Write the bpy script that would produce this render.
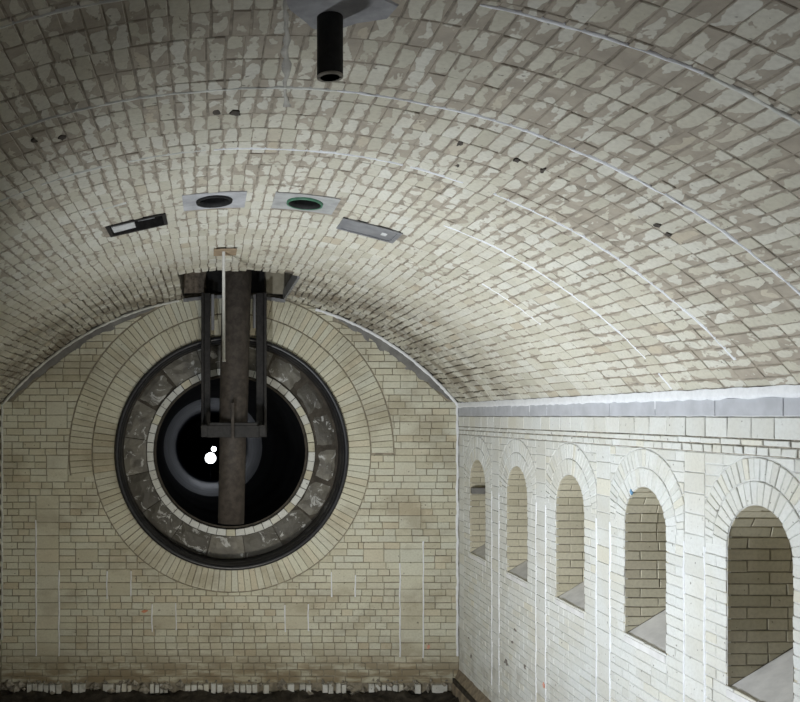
import bpy, math, random
from mathutils import Vector
PI = math.pi
random.seed(7)
SC = bpy.context.scene
for o in list(bpy.data.objects): bpy.data.objects.remove(o)

# ---------------------------------------------------------------- camera, world, lights, exposure
D = 11.5                 # metres from the camera to the end wall
FPX = 850.0              # focal length in pixels of the 800 px wide frame
P = D / FPX              # metres per pixel on the end wall
EYE = 276 * P            # eye height above the floor
VX, VY = 208.0, 416.0    # where the hall's axis vanishes
cam_d = bpy.data.cameras.new('camera'); cam = bpy.data.objects.new('camera', cam_d)
SC.collection.objects.link(cam); SC.camera = cam
cam.location = (0, 0, EYE); cam.rotation_euler = (PI/2, 0, 0)
cam_d.sensor_width = 36; cam_d.sensor_fit = 'HORIZONTAL'; cam_d.lens = FPX/800*36
cam_d.shift_x = (400-VX)/800; cam_d.shift_y = (VY-351)/800
cam_d.clip_start = .05; cam_d.clip_end = 200
SC.view_settings.view_transform = 'Standard'; SC.view_settings.look = 'None'
SC.view_settings.exposure = -0.2; SC.view_settings.gamma = 1; SC.view_settings.use_curve_mapping = False
w = bpy.data.worlds.new('world'); SC.world = w; w.use_nodes = True
w.node_tree.nodes['Background'].inputs[0].default_value = (.80, .88, 1, 1)
w.node_tree.nodes['Background'].inputs[1].default_value = 0.05

def area_light(name, loc, target, size, power, col, spread=180):
    l = bpy.data.lights.new(name, 'AREA'); l.shape = 'RECTANGLE'; l.size = size[0]; l.size_y = size[1]
    l.energy = power; l.color = col; l.spread = math.radians(spread)
    o = bpy.data.objects.new(name, l); SC.collection.objects.link(o); o.location = loc
    o.rotation_euler = (Vector(target)-Vector(loc)).to_track_quat('-Z', 'Y').to_euler(); return o
area_light('work_light', (-.9, 5.6, 1.15), (3.2, 7.3, 4.1), (.5, .35), 190, (.90, .955, 1.0), 128)
area_light('work_light_floor', (.5, 6.6, .5), (.9, 11.5, 2.9), (.5, .35), 42, (1.0, .96, .84), 125)
area_light('fill_light_rear', (1.6, -1.0, 1.6), (1.8, 6.0, 5.2), (.6, .4), 22, (.98, .97, 1.0))  # added fill in place of bounced light, no lamp stands here

# ---------------------------------------------------------------- geometry helpers
def ex(x): return (x-VX)*P                       # end-wall pixel column to metres
def ez(y): return EYE-(y-VY)*P                   # end-wall pixel row to metres
def at(x, y, Y): return Vector(((x-VX)*Y/FPX, Y, EYE-(y-VY)*Y/FPX))
def proj(v):
    if v.y < .2: return None
    return (VX+v.x/v.y*FPX, VY-(v.z-EYE)/v.y*FPX)
XR, XL = ex(459), ex(1)                          # right and left wall faces
VR = 295*P; VCX = ex(230); VCZ = ez(589)         # vault radius and centre
ZS = ez(404)                                     # springing height
A0 = math.asin((XR-VCX)/VR)                      # half angle of the vault

def vmap(u, y, h):                               # vault: arc length from crown, depth, height off the face
    a = u/VR; r = VR-h
    return Vector((VCX+r*math.sin(a), y, VCZ+r*math.cos(a)))
def emap(x, z, h): return Vector((x, D-h, z))
def rmap(y, z, h): return Vector((XR-h, y, z))
def lmap(y, z, h): return Vector((XL+h, y, z))

def clip(poly, n, d):                            # keep n.p <= d
    out = []
    for i in range(len(poly)):
        a, b = poly[i], poly[(i+1) % len(poly)]
        da = n[0]*a[0]+n[1]*a[1]-d; db = n[0]*b[0]+n[1]*b[1]-d
        if da <= 0: out.append(a)
        if da*db < 0:
            t = da/(da-db); out.append((a[0]+(b[0]-a[0])*t, a[1]+(b[1]-a[1])*t))
    return out
def area(poly):
    return .5*sum(poly[i][0]*poly[(i+1) % len(poly)][1]-poly[(i+1) % len(poly)][0]*poly[i][1] for i in range(len(poly)))
def inset(poly, j):                              # poly counter-clockwise and convex
    out = poly
    for i in range(len(poly)):
        a, b = poly[i], poly[(i+1) % len(poly)]
        dx, dy = b[0]-a[0], b[1]-a[1]; L = math.hypot(dx, dy)
        if L < 1e-5: continue
        n = (dy/L, -dx/L); d = n[0]*a[0]+n[1]*a[1]-j
        out = clip(out, n, d)
        if len(out) < 3: return []
    r = []
    for q in out:
        if not r or math.hypot(q[0]-r[-1][0], q[1]-r[-1][1]) > 1e-4: r.append(q)
    return r
def rect(a, b, c, d): return [(a, c), (b, c), (b, d), (a, d)]
def cut_circle(poly, c, r):                      # keep the part outside a circle
    cx = sum(p[0] for p in poly)/len(poly); cy = sum(p[1] for p in poly)/len(poly)
    dx, dy = cx-c[0], cy-c[1]; L = math.hypot(dx, dy)
    if min(math.hypot(p[0]-c[0], p[1]-c[1]) for p in poly) > r: return poly
    if L < 1e-6: return []
    n = (-dx/L, -dy/L)
    return clip(poly, n, n[0]*c[0]+n[1]*c[1]-r)
def keep_circle(poly, c, r):                     # keep the part inside a circle
    cx = sum(p[0] for p in poly)/len(poly); cy = sum(p[1] for p in poly)/len(poly)
    dx, dy = cx-c[0], cy-c[1]; L = math.hypot(dx, dy)
    if max(math.hypot(p[0]-c[0], p[1]-c[1]) for p in poly) < r: return poly
    n = (dx/L, dy/L)
    return clip(poly, n, n[0]*c[0]+n[1]*c[1]+r)

def link(name, me, parent=None, loc=(0, 0, 0)):
    o = bpy.data.objects.new(name, me); SC.collection.objects.link(o); o.location = loc
    if parent: o.parent = parent
    return o
class MB:
    def __init__(s): s.v = []; s.f = []; s.uv = []; s.lo = []; s.tone = []; s.sm = []
    def vert(s, p, uv=(0, 0), lo=(.5, .5), tone=.5):
        s.v.append(tuple(p)); s.uv.append(uv); s.lo.append(lo); s.tone.append(tone); return len(s.v)-1
    def face(s, idx, smooth=False): s.f.append(tuple(idx)); s.sm.append(smooth)
    def build(s, name, mat, parent=None, centre=False):
        me = bpy.data.meshes.new(name)
        c = Vector((0, 0, 0))
        if centre:
            for q in s.v: c += Vector(q)
            c /= len(s.v)
        me.from_pydata([tuple(Vector(q)-c) for q in s.v] if centre else s.v, [], s.f)
        l1 = me.uv_layers.new(name='UVMap'); l2 = me.uv_layers.new(name='Local')
        vi = [l.vertex_index for l in me.loops]
        l1.data.foreach_set('uv', [k for i in vi for k in s.uv[i]])
        l2.data.foreach_set('uv', [k for i in vi for k in s.lo[i]])
        at_ = me.attributes.new('tone', 'FLOAT', 'POINT'); at_.data.foreach_set('value', s.tone)
        me.polygons.foreach_set('use_smooth', s.sm)
        me.materials.append(mat)
        return link(name, me, parent, c)
    def box(s, x0, x1, y0, y1, z0, z1, b=0):
        tone = random.random(); n = len(s.v)
        if b <= 0:
            for X in (x0, x1):
                for Y in (y0, y1):
                    for Z in (z0, z1): s.vert((X, Y, Z), (X+Y, Z), (.5, .5), tone)
            for q in ((0, 1, 3, 2), (4, 6, 7, 5), (0, 4, 5, 1), (2, 3, 7, 6), (0, 2, 6, 4), (1, 5, 7, 3)):
                s.face([n+k for k in q])
        else:
            # chamfered box: eight corners with three vertices each
            X = (x0, x1); Y = (y0, y1); Z = (z0, z1); idx = {}
            for i in (0, 1):
                for j in (0, 1):
                    for k in (0, 1):
                        si, sj, sk = 1-2*i, 1-2*j, 1-2*k
                        idx[i, j, k, 0] = s.vert((X[i], Y[j]+sj*b, Z[k]+sk*b), (Y[j], Z[k]), (.5, .5), tone)
                        idx[i, j, k, 1] = s.vert((X[i]+si*b, Y[j], Z[k]+sk*b), (X[i], Z[k]), (.5, .5), tone)
                        idx[i, j, k, 2] = s.vert((X[i]+si*b, Y[j]+sj*b, Z[k]), (X[i], Y[j]), (.5, .5), tone)
            for i in (0, 1): s.face([idx[i, a, c, 0] for a, c in ((0, 0), (1, 0), (1, 1), (0, 1))])
            for j in (0, 1): s.face([idx[a, j, c, 1] for a, c in ((0, 0), (1, 0), (1, 1), (0, 1))])
            for k in (0, 1): s.face([idx[a, c, k, 2] for a, c in ((0, 0), (1, 0), (1, 1), (0, 1))])
            for j in (0, 1):
                for k in (0, 1): s.face([idx[0, j, k, 1], idx[1, j, k, 1], idx[1, j, k, 2], idx[0, j, k, 2]])
            for i in (0, 1):
                for k in (0, 1): s.face([idx[i, 0, k, 0], idx[i, 1, k, 0], idx[i, 1, k, 2], idx[i, 0, k, 2]])
            for i in (0, 1):
                for j in (0, 1): s.face([idx[i, j, 0, 0], idx[i, j, 1, 0], idx[i, j, 1, 1], idx[i, j, 0, 1]])
            for i in (0, 1):
                for j in (0, 1):
                    for k in (0, 1): s.face([idx[i, j, k, m] for m in (0, 1, 2)])
    def sweep(s, path, rad, n=20, cap=True, smooth=True):     # path of points, radius each
        rings = []
        for i, q in enumerate(path):
            q = Vector(q); a = Vector(path[max(i-1, 0)]); b = Vector(path[min(i+1, len(path)-1)])
            t = (b-a).normalized() if (b-a).length > 1e-6 else Vector((0, 0, 1))
            ref = Vector((1, 0, 0)) if abs(t.x) < .8 else Vector((0, 0, 1))
            e1 = t.cross(ref).normalized(); e2 = t.cross(e1).normalized()
            rings.append([s.vert(q+(e1*math.cos(2*PI*k/n)+e2*math.sin(2*PI*k/n))*rad[i], (k/n*6.28*rad[i], q.z+q.y)) for k in range(n)])
        for r0, r1 in zip(rings, rings[1:]):
            for k in range(n): s.face((r0[k], r0[(k+1) % n], r1[(k+1) % n], r1[k]), smooth)
        if cap: s.face(rings[0]); s.face(rings[-1][::-1])
    def grid(s, us, vs, fn, hole=None, uvf=None, flip=False, smooth=False):
        ids = {}
        def g(i, j):
            if (i, j) not in ids:
                ids[i, j] = s.vert(fn(us[i], vs[j]), (us[i], vs[j]) if uvf is None else uvf(us[i], vs[j]))
            return ids[i, j]
        for i in range(len(us)-1):
            for j in range(len(vs)-1):
                if hole and hole((us[i]+us[i+1])/2, (vs[j]+vs[j+1])/2): continue
                q = (g(i, j), g(i+1, j), g(i+1, j+1), g(i, j+1))
                s.face(q[::-1] if flip else q, smooth)

def brick_into(mb, poly, fmap, h, depth=.03, cham=.004, joint=.008, tilt=.0015, flip=False, bbox=None, tone=None, rnd=.0022):
    if len(poly) < 3: return False
    q = inset(poly, joint/2)
    if len(q) < 3 or area(q) < 2e-4: return False
    q = [(a+random.uniform(-rnd, rnd), b+random.uniform(-rnd, rnd)) for a, b in q]
    f = inset(q, cham)
    cx = sum(p[0] for p in q)/len(q); cy = sum(p[1] for p in q)/len(q)
    if len(f) != len(q):
        f = [(cx+(a-cx)*.88, cy+(b-cy)*.88) for a, b in q]
    us = [p[0] for p in q]; vs = [p[1] for p in q]
    u0, u1, v0, v1 = min(us), max(us), min(vs), max(vs)
    tn = random.random() if tone is None else tone
    tu, tv = random.uniform(-tilt, tilt), random.uniform(-tilt, tilt)
    def hh(a, b): return h+tu*(a-cx)/max(u1-u0, .01)*2+tv*(b-cy)/max(v1-v0, .01)*2
    n = len(q); base = len(mb.v)
    for ring, off in ((q, None), (q, -cham), (f, 0)):
        for a, b in ring:
            H = -depth if off is None else hh(a, b)+off
            mb.vert(fmap(a, b, H), (a, b), ((a-u0)/max(u1-u0, 1e-4), (b-v0)/max(v1-v0, 1e-4)), tn)
    for k in range(n):
        k2 = (k+1) % n
        for r in (0, 1):
            fc = (base+r*n+k, base+r*n+k2, base+(r+1)*n+k2, base+(r+1)*n+k)
            mb.face(fc[::-1] if flip else fc)
    fc = tuple(base+2*n+k for k in range(n)); mb.face(fc[::-1] if flip else fc)
    return True
def shown(mb):                                   # how many pixels the brick's face covers in the frame
    n = len(mb.v)//3; pts = []
    for v in mb.v[2*n:3*n]:
        q = proj(Vector(v))
        if q is None: return 0
        pts.append(q)
    A = abs(area(pts)); cx = sum(p[0] for p in pts)/n; cy = sum(p[1] for p in pts)/n
    if cx < -3 or cx > 803 or cy < -3 or cy > 705: return 0
    for rx0, rx1, ry0, ry1 in HIDDEN:
        if rx0 < cx < rx1 and ry0 < cy < ry1: return 0
    return A
HIDDEN = []
def lay(bricks, name, mat, parent, rest_name, limit=300):
    """bricks: list of keyword sets; the ones that show largest become parts, the rest one part"""
    one = []
    for kw in bricks:
        mb = MB()
        if brick_into(mb, **kw): one.append((shown(mb), len(one), mb))
    one.sort(key=lambda q: (-q[0], q[1]))
    lim = limit
    for a, _, mb in one[:lim]: mb.build(name, mat, parent, centre=True)
    if one[lim:]:
        big = MB()
        for a, _, mb in one[lim:]:
            n = len(big.v); big.v += mb.v; big.uv += mb.uv; big.lo += mb.lo; big.tone += mb.tone; big.sm += mb.sm
            big.f += [tuple(i+n for i in f) for f in mb.f]
        o = big.build(rest_name, mat, parent); o['kind'] = 'stuff'
def tag(o, label, cat=None, kind=None, group=None):
    o['label'] = label
    if cat: o['category'] = cat
    if kind: o['kind'] = kind
    if group: o['group'] = group
    return o

# ---------------------------------------------------------------- materials
class NT:
    def __init__(s, name, rough=.85, metal=0, spec=.3):
        s.m = bpy.data.materials.new(name); s.m.use_nodes = True; s.t = s.m.node_tree
        s.b = s.t.nodes['Principled BSDF']; s.b.inputs['Roughness'].default_value = rough
        s.b.inputs['Metallic'].default_value = metal; s.b.inputs['Specular IOR Level'].default_value = spec
        s._c = {}
    def n(s, typ, **kw):
        q = s.t.nodes.new(typ)
        for k, v in kw.items(): setattr(q, k, v)
        return q
    def l(s, a, b): s.t.links.new(a, b)
    def uv(s, name='UVMap', scale=(1, 1, 1), loc=(0, 0, 0)):
        u = s.n('ShaderNodeUVMap', uv_map=name); mp = s.n('ShaderNodeMapping')
        mp.inputs['Scale'].default_value = scale; mp.inputs['Location'].default_value = loc
        s.l(u.outputs[0], mp.inputs[0]); return mp.outputs[0]
    def noise(s, vec, scale, detail=4, rough=.55, dist=0):
        q = s.n('ShaderNodeTexNoise'); q.inputs['Scale'].default_value = scale; q.inputs['Detail'].default_value = detail
        q.inputs['Roughness'].default_value = rough; q.inputs['Distortion'].default_value = dist
        s.l(vec, q.inputs['Vector']); return q.outputs['Fac']
    def math(s, op, a, b=None, clamp=False):
        q = s.n('ShaderNodeMath', operation=op, use_clamp=clamp)
        for i, x in enumerate((a, b)):
            if x is None: continue
            if isinstance(x, (int, float)): q.inputs[i].default_value = x
            else: s.l(x, q.inputs[i])
        return q.outputs[0]
    def step(s, x, lo, hi, a=0, b=1):
        q = s.n('ShaderNodeMapRange', interpolation_type='SMOOTHSTEP')
        s.l(x, q.inputs['Value'])
        for k, v in (('From Min', lo), ('From Max', hi), ('To Min', a), ('To Max', b)): q.inputs[k].default_value = v
        return q.outputs[0]
    def mix(s, f, a, b, mode='MIX'):
        q = s.n('ShaderNodeMix', data_type='RGBA', blend_type=mode)
        for x, i in ((f, 0), (a, 6), (b, 7)):
            if isinstance(x, (int, float)): q.inputs[i].default_value = x
            elif isinstance(x, tuple): q.inputs[i].default_value = (*x, 1)
            else: s.l(x, q.inputs[i])
        return q.outputs[2]
    def tone(s): return s.n('ShaderNodeAttribute', attribute_name='tone').outputs['Fac']
    def ramp(s, f, stops):
        q = s.n('ShaderNodeValToRGB'); s.l(f, q.inputs[0]); e = q.color_ramp.elements
        while len(e) < len(stops): e.new(.5)
        for el, (p, c) in zip(e, stops): el.position = p; el.color = (*c, 1)
        return q.outputs[0]
    def sep(s, vec):
        q = s.n('ShaderNodeSeparateXYZ'); s.l(vec, q.inputs[0]); return q.outputs
    def bump(s, h, strength=.4, dist=.004):
        q = s.n('ShaderNodeBump'); q.inputs['Strength'].default_value = strength; q.inputs['Distance'].default_value = dist
        s.l(h, q.inputs['Height']); s.l(q.outputs[0], s.b.inputs['Normal'])
    def done(s, col):
        if isinstance(col, tuple): s.b.inputs['Base Color'].default_value = (*col, 1)
        else: s.l(col, s.b.inputs['Base Color'])
        return s.m

def brick_mat(name, stops, smear, amount, dirt, dirtcol, mortar):
    t = NT(name, rough=.62, spec=.35)
    uv = t.uv(); col = t.ramp(t.tone(), stops)
    n1 = t.noise(uv, 2.0, 3); col = t.mix(t.step(n1, .35, .7, 0, .30 if stops[0][1][0] < .7 else .08), col, (.54, .49, .37))
    fine = t.noise(uv, 40, 3); col = t.mix(t.step(fine, .35, .75, 0, .22), col, tuple(c*.8 for c in mortar))
    spot = t.noise(t.uv(loc=(4, 9, 0)), 22, 2); col = t.mix(t.step(spot, .68, .74, 0, .7), col, (.10, .085, .065))
    if smear:
        loc = t.sep(t.uv('Local'))
        e = t.math('ABSOLUTE', t.math('SUBTRACT', loc[0], .5)); e = t.math('MULTIPLY', e, 2.0); e = t.math('POWER', e, 2.5)
        e2 = t.math('ABSOLUTE', t.math('SUBTRACT', loc[1], .5)); e2 = t.math('POWER', t.math('MULTIPLY', e2, 2.0), 5.0)
        nn = t.noise(t.uv(scale=(1.3, .75, 1)), 10, 3, .5, .4)
        big = t.noise(t.uv(loc=(7, 3, 0)), 1.3, 3)
        val = t.math('ADD', nn, t.math('MULTIPLY', e, .20)); val = t.math('ADD', val, t.math('MULTIPLY', e2, .07))
        val = t.math('ADD', val, t.math('MULTIPLY', big, .52))
        val = t.math('ADD', val, t.math('MULTIPLY', t.math('SUBTRACT', t.tone(), .5), .10))
        yy = t.sep(t.uv())[1]; val = t.math('ADD', val, t.step(yy, 3.0, 9.0, .05, -.10))
        mk = t.step(val, amount, amount+.035)
        mc = t.mix(t.step(t.noise(uv, 9, 4), .35, .65), mortar, tuple(c*1.25 for c in mortar))
        col = t.mix(t.math('MULTIPLY', mk, .92), col, mc)
        t.bump(t.math('ADD', t.math('MULTIPLY', mk, .6), fine), .5, .004)
    else:
        t.bump(fine, .35, .003)
    if dirt is not None: col = t.mix(dirt(t), col, dirtcol)
    return t.done(col)

CREAM = [(0, (.54, .51, .39)), (.25, (.62, .60, .47)), (.55, (.66, .65, .53)), (.8, (.62, .62, .52)), (.95, (.64, .59, .45)), (1, (.56, .50, .37))]
PALE = [(0, (.63, .635, .60)), (.3, (.69, .70, .67)), (.6, (.72, .73, .71)), (.85, (.675, .69, .67)), (1, (.69, .67, .58))]
def end_dirt(t):                                 # ochre grime above the floor and mottles higher up
    z = t.sep(t.uv())[1]
    low = t.step(z, .15, .80, 1, 0)
    a = t.math('MULTIPLY', t.step(t.noise(t.uv(scale=(.8, 3, 1)), 2.6, 5), .34, .56, .15, .9), low)
    b = t.step(t.noise(t.uv(scale=(1, 1.4, 1), loc=(2, 8, 0)), 1.1, 6, .62), .46, .66, 0, .42)
    return t.math('MAXIMUM', a, b)
def right_dirt(t):
    z = t.sep(t.uv())[1]
    low = t.step(z, .35, 1.6, .8, 0)
    return t.math('MULTIPLY', t.step(t.noise(t.uv(loc=(3, 3, 0)), 4, 5), .48, .68, .0, .6), low)
def vault_dirt(t):                               # brown grime in patches, mostly deep in the hall
    q = t.sep(t.uv()); far = t.step(q[1], 8.2, 10.8, .15, .9)
    return t.math('MULTIPLY', t.step(t.noise(t.uv(scale=(1, 1.3, 1), loc=(5, 1, 0)), 1.7, 5, .6), .40, .62, .0, .8), far)
M_VAULT = brick_mat('vault_brick', [(0, (.52, .50, .41)), (.3, (.61, .59, .50)), (.6, (.66, .65, .58)), (.93, (.59, .57, .48)), (1, (.50, .44, .34))], True, .86, vault_dirt, (.17, .135, .095), (.325, .285, .23))
M_END = brick_mat('end_wall_brick', CREAM, False, 0, end_dirt, (.23, .175, .10), (.38, .33, .24))
M_RIGHT = brick_mat('side_wall_brick', PALE, False, 0, right_dirt, (.30, .27, .22), (.52, .50, .46))
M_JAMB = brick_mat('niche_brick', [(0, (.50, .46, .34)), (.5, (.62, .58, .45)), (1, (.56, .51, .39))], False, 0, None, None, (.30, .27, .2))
def plain(name, c, var=.25, scale=8, rough=.85, bump=.4, metal=0, spec=.3, dist=.006, mode='GENERATED'):
    t = NT(name, rough, metal, spec); tc = t.n('ShaderNodeTexCoord').outputs['Object']
    nz = t.noise(tc, scale, 6, .6)
    col = t.mix(t.step(nz, .3, .7), tuple(k*(1-var) for k in c), tuple(min(k*(1+var), 1) for k in c))
    t.bump(nz, bump, dist); return t.done(col)
M_VMORTAR = plain('vault_mortar', (.29, .255, .205), .3, 12, bump=.8, dist=.01)
M_EMORTAR = plain('end_mortar', (.27, .24, .185), .3, 14, bump=.6)
M_RMORTAR = plain('side_mortar', (.56, .56, .54), .12, 14, bump=.6)
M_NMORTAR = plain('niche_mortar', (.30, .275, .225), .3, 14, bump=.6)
M_CEMENT = plain('cement_render', (.19, .185, .175), .22, 6, bump=.5)
M_BAND = plain('grey_band_render', (.46, .47, .50), .10, 5, bump=.3)
M_SEAL = plain('white_sealant', (.78, .79, .81), .06, 20, rough=.5, bump=.5)
M_SEALD = plain('dull_sealant', (.60, .60, .56), .18, 12, rough=.6, bump=.5)  # greyer sealant, used mostly on the left
M_SILL = plain('sill_cement', (.70, .69, .68), .10, 7, bump=.4)
M_CONC = plain('shaft_concrete', (.16, .145, .12), .4, 5, bump=.6)
M_STONE = None
M_RUBBER = plain('black_gasket', (.018, .018, .021), .3, 30, rough=.35, bump=.2, spec=.5)
M_STEEL = plain('painted_steel', (.024, .022, .021), .35, 20, rough=.6, bump=.3)
M_PIPE = plain('rusted_pipe', (.050, .041, .034), .35, 12, rough=.65, bump=.5)
M_ROD = plain('pale_plastic', (.46, .45, .42), .06, 20, rough=.5, bump=.1)
M_BLACKP = plain('sooty_pock', (.07, .06, .05), .3, 20)
M_GALV = plain('zinc_plate', (.26, .26, .27), .2, 6, rough=.5, bump=.2, metal=.3)
M_BLACK = plain('black_iron', (.012, .012, .012), .3, 30, rough=.7, bump=.3)
M_WHITEP = plain('white_patch', (.55, .55, .54), .12, 20, rough=.6, bump=.3)
M_MUD = plain('wet_mud', (.045, .038, .030), .5, 7, rough=.75, bump=1.0, dist=.03)
M_KERB = plain('kerb_brick', (.22, .18, .13), .4, 9, bump=.7)
M_LUMP = plain('mortar_lump', (.30, .275, .23), .4, 15, bump=.8, dist=.01)
M_TUNN = plain('near_lining_painted_dark', (.006, .0065, .008), .5, 3, rough=.75, bump=.5, spec=.2)  # near-black colour paints the unlit stretch of the tunnel
M_TUN = plain('far_lining_painted_lit', (.045, .05, .066), .6, 2.2, rough=.5, bump=1, spec=.5, dist=.01)  # lighter bluish colour paints the lit stretch farther in
M_ORANGE = plain('orange_paint', (.55, .24, .14), .2, 20, rough=.7)
M_PINK = plain('pink_paint', (.72, .36, .27), .1, 20, rough=.7)
M_BLUE = plain('blue_paint', (.16, .32, .50), .2, 20, rough=.7)
M_GREEN = plain('green_lip', (.06, .16, .10), .2, 20, rough=.5)
t = NT('portal_stone', .55, 0, .5)
tc = t.n('ShaderNodeNewGeometry').outputs['Position']
c_ = t.ramp(t.tone(), [(0, (.09, .082, .066)), (.5, (.15, .14, .115)), (1, (.22, .205, .17))])
c_ = t.mix(t.step(t.noise(tc, 5, 5), .4, .65, 0, .6), c_, (.06, .053, .045))
c_ = t.mix(t.step(t.noise(tc, 5.5, 6, .7, 1.0), .56, .62, 0, .8), c_, (.60, .60, .58))
t.bump(t.noise(tc, 14, 6), .9, .015); M_STONE = t.done(c_)
def emit(name, col, k):
    t = NT(name); t.b.inputs['Emission Color'].default_value = (*col, 1); t.b.inputs['Emission Strength'].default_value = k
    return t.done((.8, .8, .8))
M_LAMP = emit('lamp_glow', (.93, .96, 1), 5)

# ---------------------------------------------------------------- setting: the brick vault
RING = .0205*D; BW = 6.3*P
Y_HOLE0 = .836*D
SLOT_X = (ex(183), ex(285))
def u_of_x(x): return VR*math.asin((x-VCX)/VR)
SU0, SU1 = u_of_x(SLOT_X[0]), u_of_x(SLOT_X[1])
VENTS = []                                       # u centre, y centre, half size u, half size y
for off, t_ in ((-18.5, .5625), (32.5, .5625)): VENTS.append((VR*math.asin(off/295), t_*D, .24, .235))
for off, t_ in ((-64.5, .600), (75.0, .602)): VENTS.append((VR*math.asin(off/295), t_*D, .245, .19))
def in_vent(u, y, m=0): return any(abs(u-a) < c+m and abs(y-b) < d+m for a, b, c, d in VENTS)
def in_slot(u, y, m=0): return SU0-m < u < SU1+m and y > Y_HOLE0-m
us = [-A0*VR+i*(2*A0*VR)/80 for i in range(81)]+[SU0, SU1]+[k for a, b, c, d in VENTS for k in (a-c, a+c)]
ys = [-2.5+i*.5 for i in range(28)]+[D+.02, Y_HOLE0, .795*D, .8*D+.01]+[k for a, b, c, d in VENTS for k in (b-d, b+d)]
us = sorted(set(us)); ys = sorted(k for k in set(ys) if k <= D+.03)
mb = MB(); mb.grid(us, ys, lambda u, y: vmap(u, y, -.004 if y < .80*D else -.03), hole=lambda u, y: in_vent(u, y) or in_slot(u, y), smooth=True)
ceiling = tag(mb.build('ceiling', M_VMORTAR), 'low segmental barrel vault of small cream bricks smeared with brown mortar', 'vault', 'structure')
bricks = []
nb = int(round(2*A0*VR/BW)); bw = 2*A0*VR/nb
r = 0; y = D
HOOPS = [.291, .373, .4575, .539, .621, .70]
while y > .17*D:
    y1, y0 = y, y-RING*random.uniform(.97, 1.03)
    off = random.uniform(-.16, .16)*bw
    rough = max(0, min(1, (y/D-.78)/.15))
    for i in range(-1, nb+1):
        a = -A0*VR+i*bw+off+random.uniform(-.06, .06)*bw; b = -A0*VR+(i+1)*bw+off
        a = max(a, -A0*VR); b = min(b, A0*VR)
        if b-a < .02: continue
        um, ym = (a+b)/2, (y0+y1)/2
        if in_vent(um, ym, .005): continue
        if in_slot(um, ym, 0): continue
        pl = rect(a, b, y0, y1)
        for (ca, cb, cc, cd) in VENTS:           # trim what pokes into a cover
            if abs(um-ca) < cc+bw and abs(ym-cb) < cd+RING:
                if y0 < cb+cd and ym > cb+cd and abs(um-ca) < cc: pl = rect(a, b, cb+cd, y1)
                elif y1 > cb-cd and ym < cb-cd and abs(um-ca) < cc: pl = rect(a, b, y0, cb-cd)
        if rough > .3 and random.random() < .02*rough: continue
        rough = max(0, min(1, (y/D-.78)/.15))*(1-.65*abs(um)/(A0*VR))
        h = random.uniform(-.003, .004)+rough*random.uniform(-.002, .030)
        bricks.append(dict(poly=pl, fmap=vmap, h=h, joint=.005+.010*rough+random.uniform(0, .004), cham=.003+.004*rough, depth=.05, tilt=.0015+.010*rough, rnd=.002+.005*rough))
    y = y0
# an arc in front of the slot makes no brick hidden; nothing to skip here
lay(bricks, 'brick', M_VAULT, ceiling, 'brick_infill')

def strip_on(fmap, pts, wdt, h, name, mat, parent, wob=.25, label=None, thick=.006):
    """a ragged raised bead along surface points (u, v)"""
    mb = MB(); prev = None
    N = len(pts)
    for i, (a, b) in enumerate(pts):
        p0 = pts[max(i-1, 0)]; p1 = pts[min(i+1, N-1)]
        dx, dy = p1[0]-p0[0], p1[1]-p0[1]; L = math.hypot(dx, dy) or 1
        nx, ny = -dy/L, dx/L; w0 = wdt/2*(1+random.uniform(-wob, wob)); w1 = wdt/2*(1+random.uniform(-wob, wob))
        ring = [mb.vert(fmap(a-nx*w0, b-ny*w0, h-.03), (a, b)), mb.vert(fmap(a-nx*w0*.8, b-ny*w0*.8, h+thick*.6), (a, b)),
                mb.vert(fmap(a, b, h+thick), (a, b)),
                mb.vert(fmap(a+nx*w1*.8, b+ny*w1*.8, h+thick*.6), (a, b)), mb.vert(fmap(a+nx*w1, b+ny*w1, h-.03), (a, b))]
        if prev:
            for k in range(4): mb.face((prev[k], prev[k+1], ring[k+1], ring[k]), True)
        prev = ring
    o = mb.build(name, mat, parent)
    if label: o['label'] = label
    return o
def arc_pts(t_, a, b, step=.05):
    n = int(abs(b-a)/step)+1; s0 = random.uniform(0, 9)
    return [(a+(b-a)*i/n, t_*D+.006*math.sin(i*.31+s0)+random.uniform(-.003, .003)) for i in range(n+1)]
UM = A0*VR
for t_, ranges in ((.284, ((-UM, -.55), (.25, UM-.1))), (.3715, ((-UM, UM-.1),)), (.4555, ((-UM*.9, -.9), (-.8, 1.3), (1.5, UM-.08))),
                   (.5375, ((-1.2, -.9), (1.45, UM-.03))), (.621, ((2.1, 2.7),))):
    for a, b in ranges:
        line = arc_pts(t_, a, b); i = 0
        while i < len(line)-3:
            n = random.randint(5, 26) if line[i][0] < .6 else random.randint(18, 40); seg = line[i:i+n]
            if len(seg) > 2:
                right = seg[0][0] > .6
                strip_on(vmap, seg, (.020 if t_ < .6 else .012)*random.uniform(.6, 1.15), .004, 'sealant_line', M_SEAL if random.random() < (.96 if right else .3) else M_SEALD, ceiling, wob=.75, thick=.002)
            i += n-1+(random.choice((0, 0, 1, 3)) if not seg[0][0] > 1.6 else random.choice((0, 0, 0, 1)))
def vault_at(px, py):                            # where a line of sight meets the vault: arc length and depth
    a, b = (px-VX)*P/D, (VY-py)*P/D; cx, cz = VCX, VCZ-EYE
    A_ = a*a+b*b; B_ = a*cx+b*cz; C_ = cx*cx+cz*cz-VR*VR
    y = (B_+math.sqrt(B_*B_-A_*C_))/A_
    return VR*math.atan2(a*y-cx, b*y-cz), y
strip_on(vmap, [vault_at(286+1.2*math.sin(i), -14+i*6) for i in range(21)], .036, .004, 'cement_smear', plain('cement_wash', (.40, .385, .35), .2, 9), ceiling, wob=.7, thick=.001)

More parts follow.
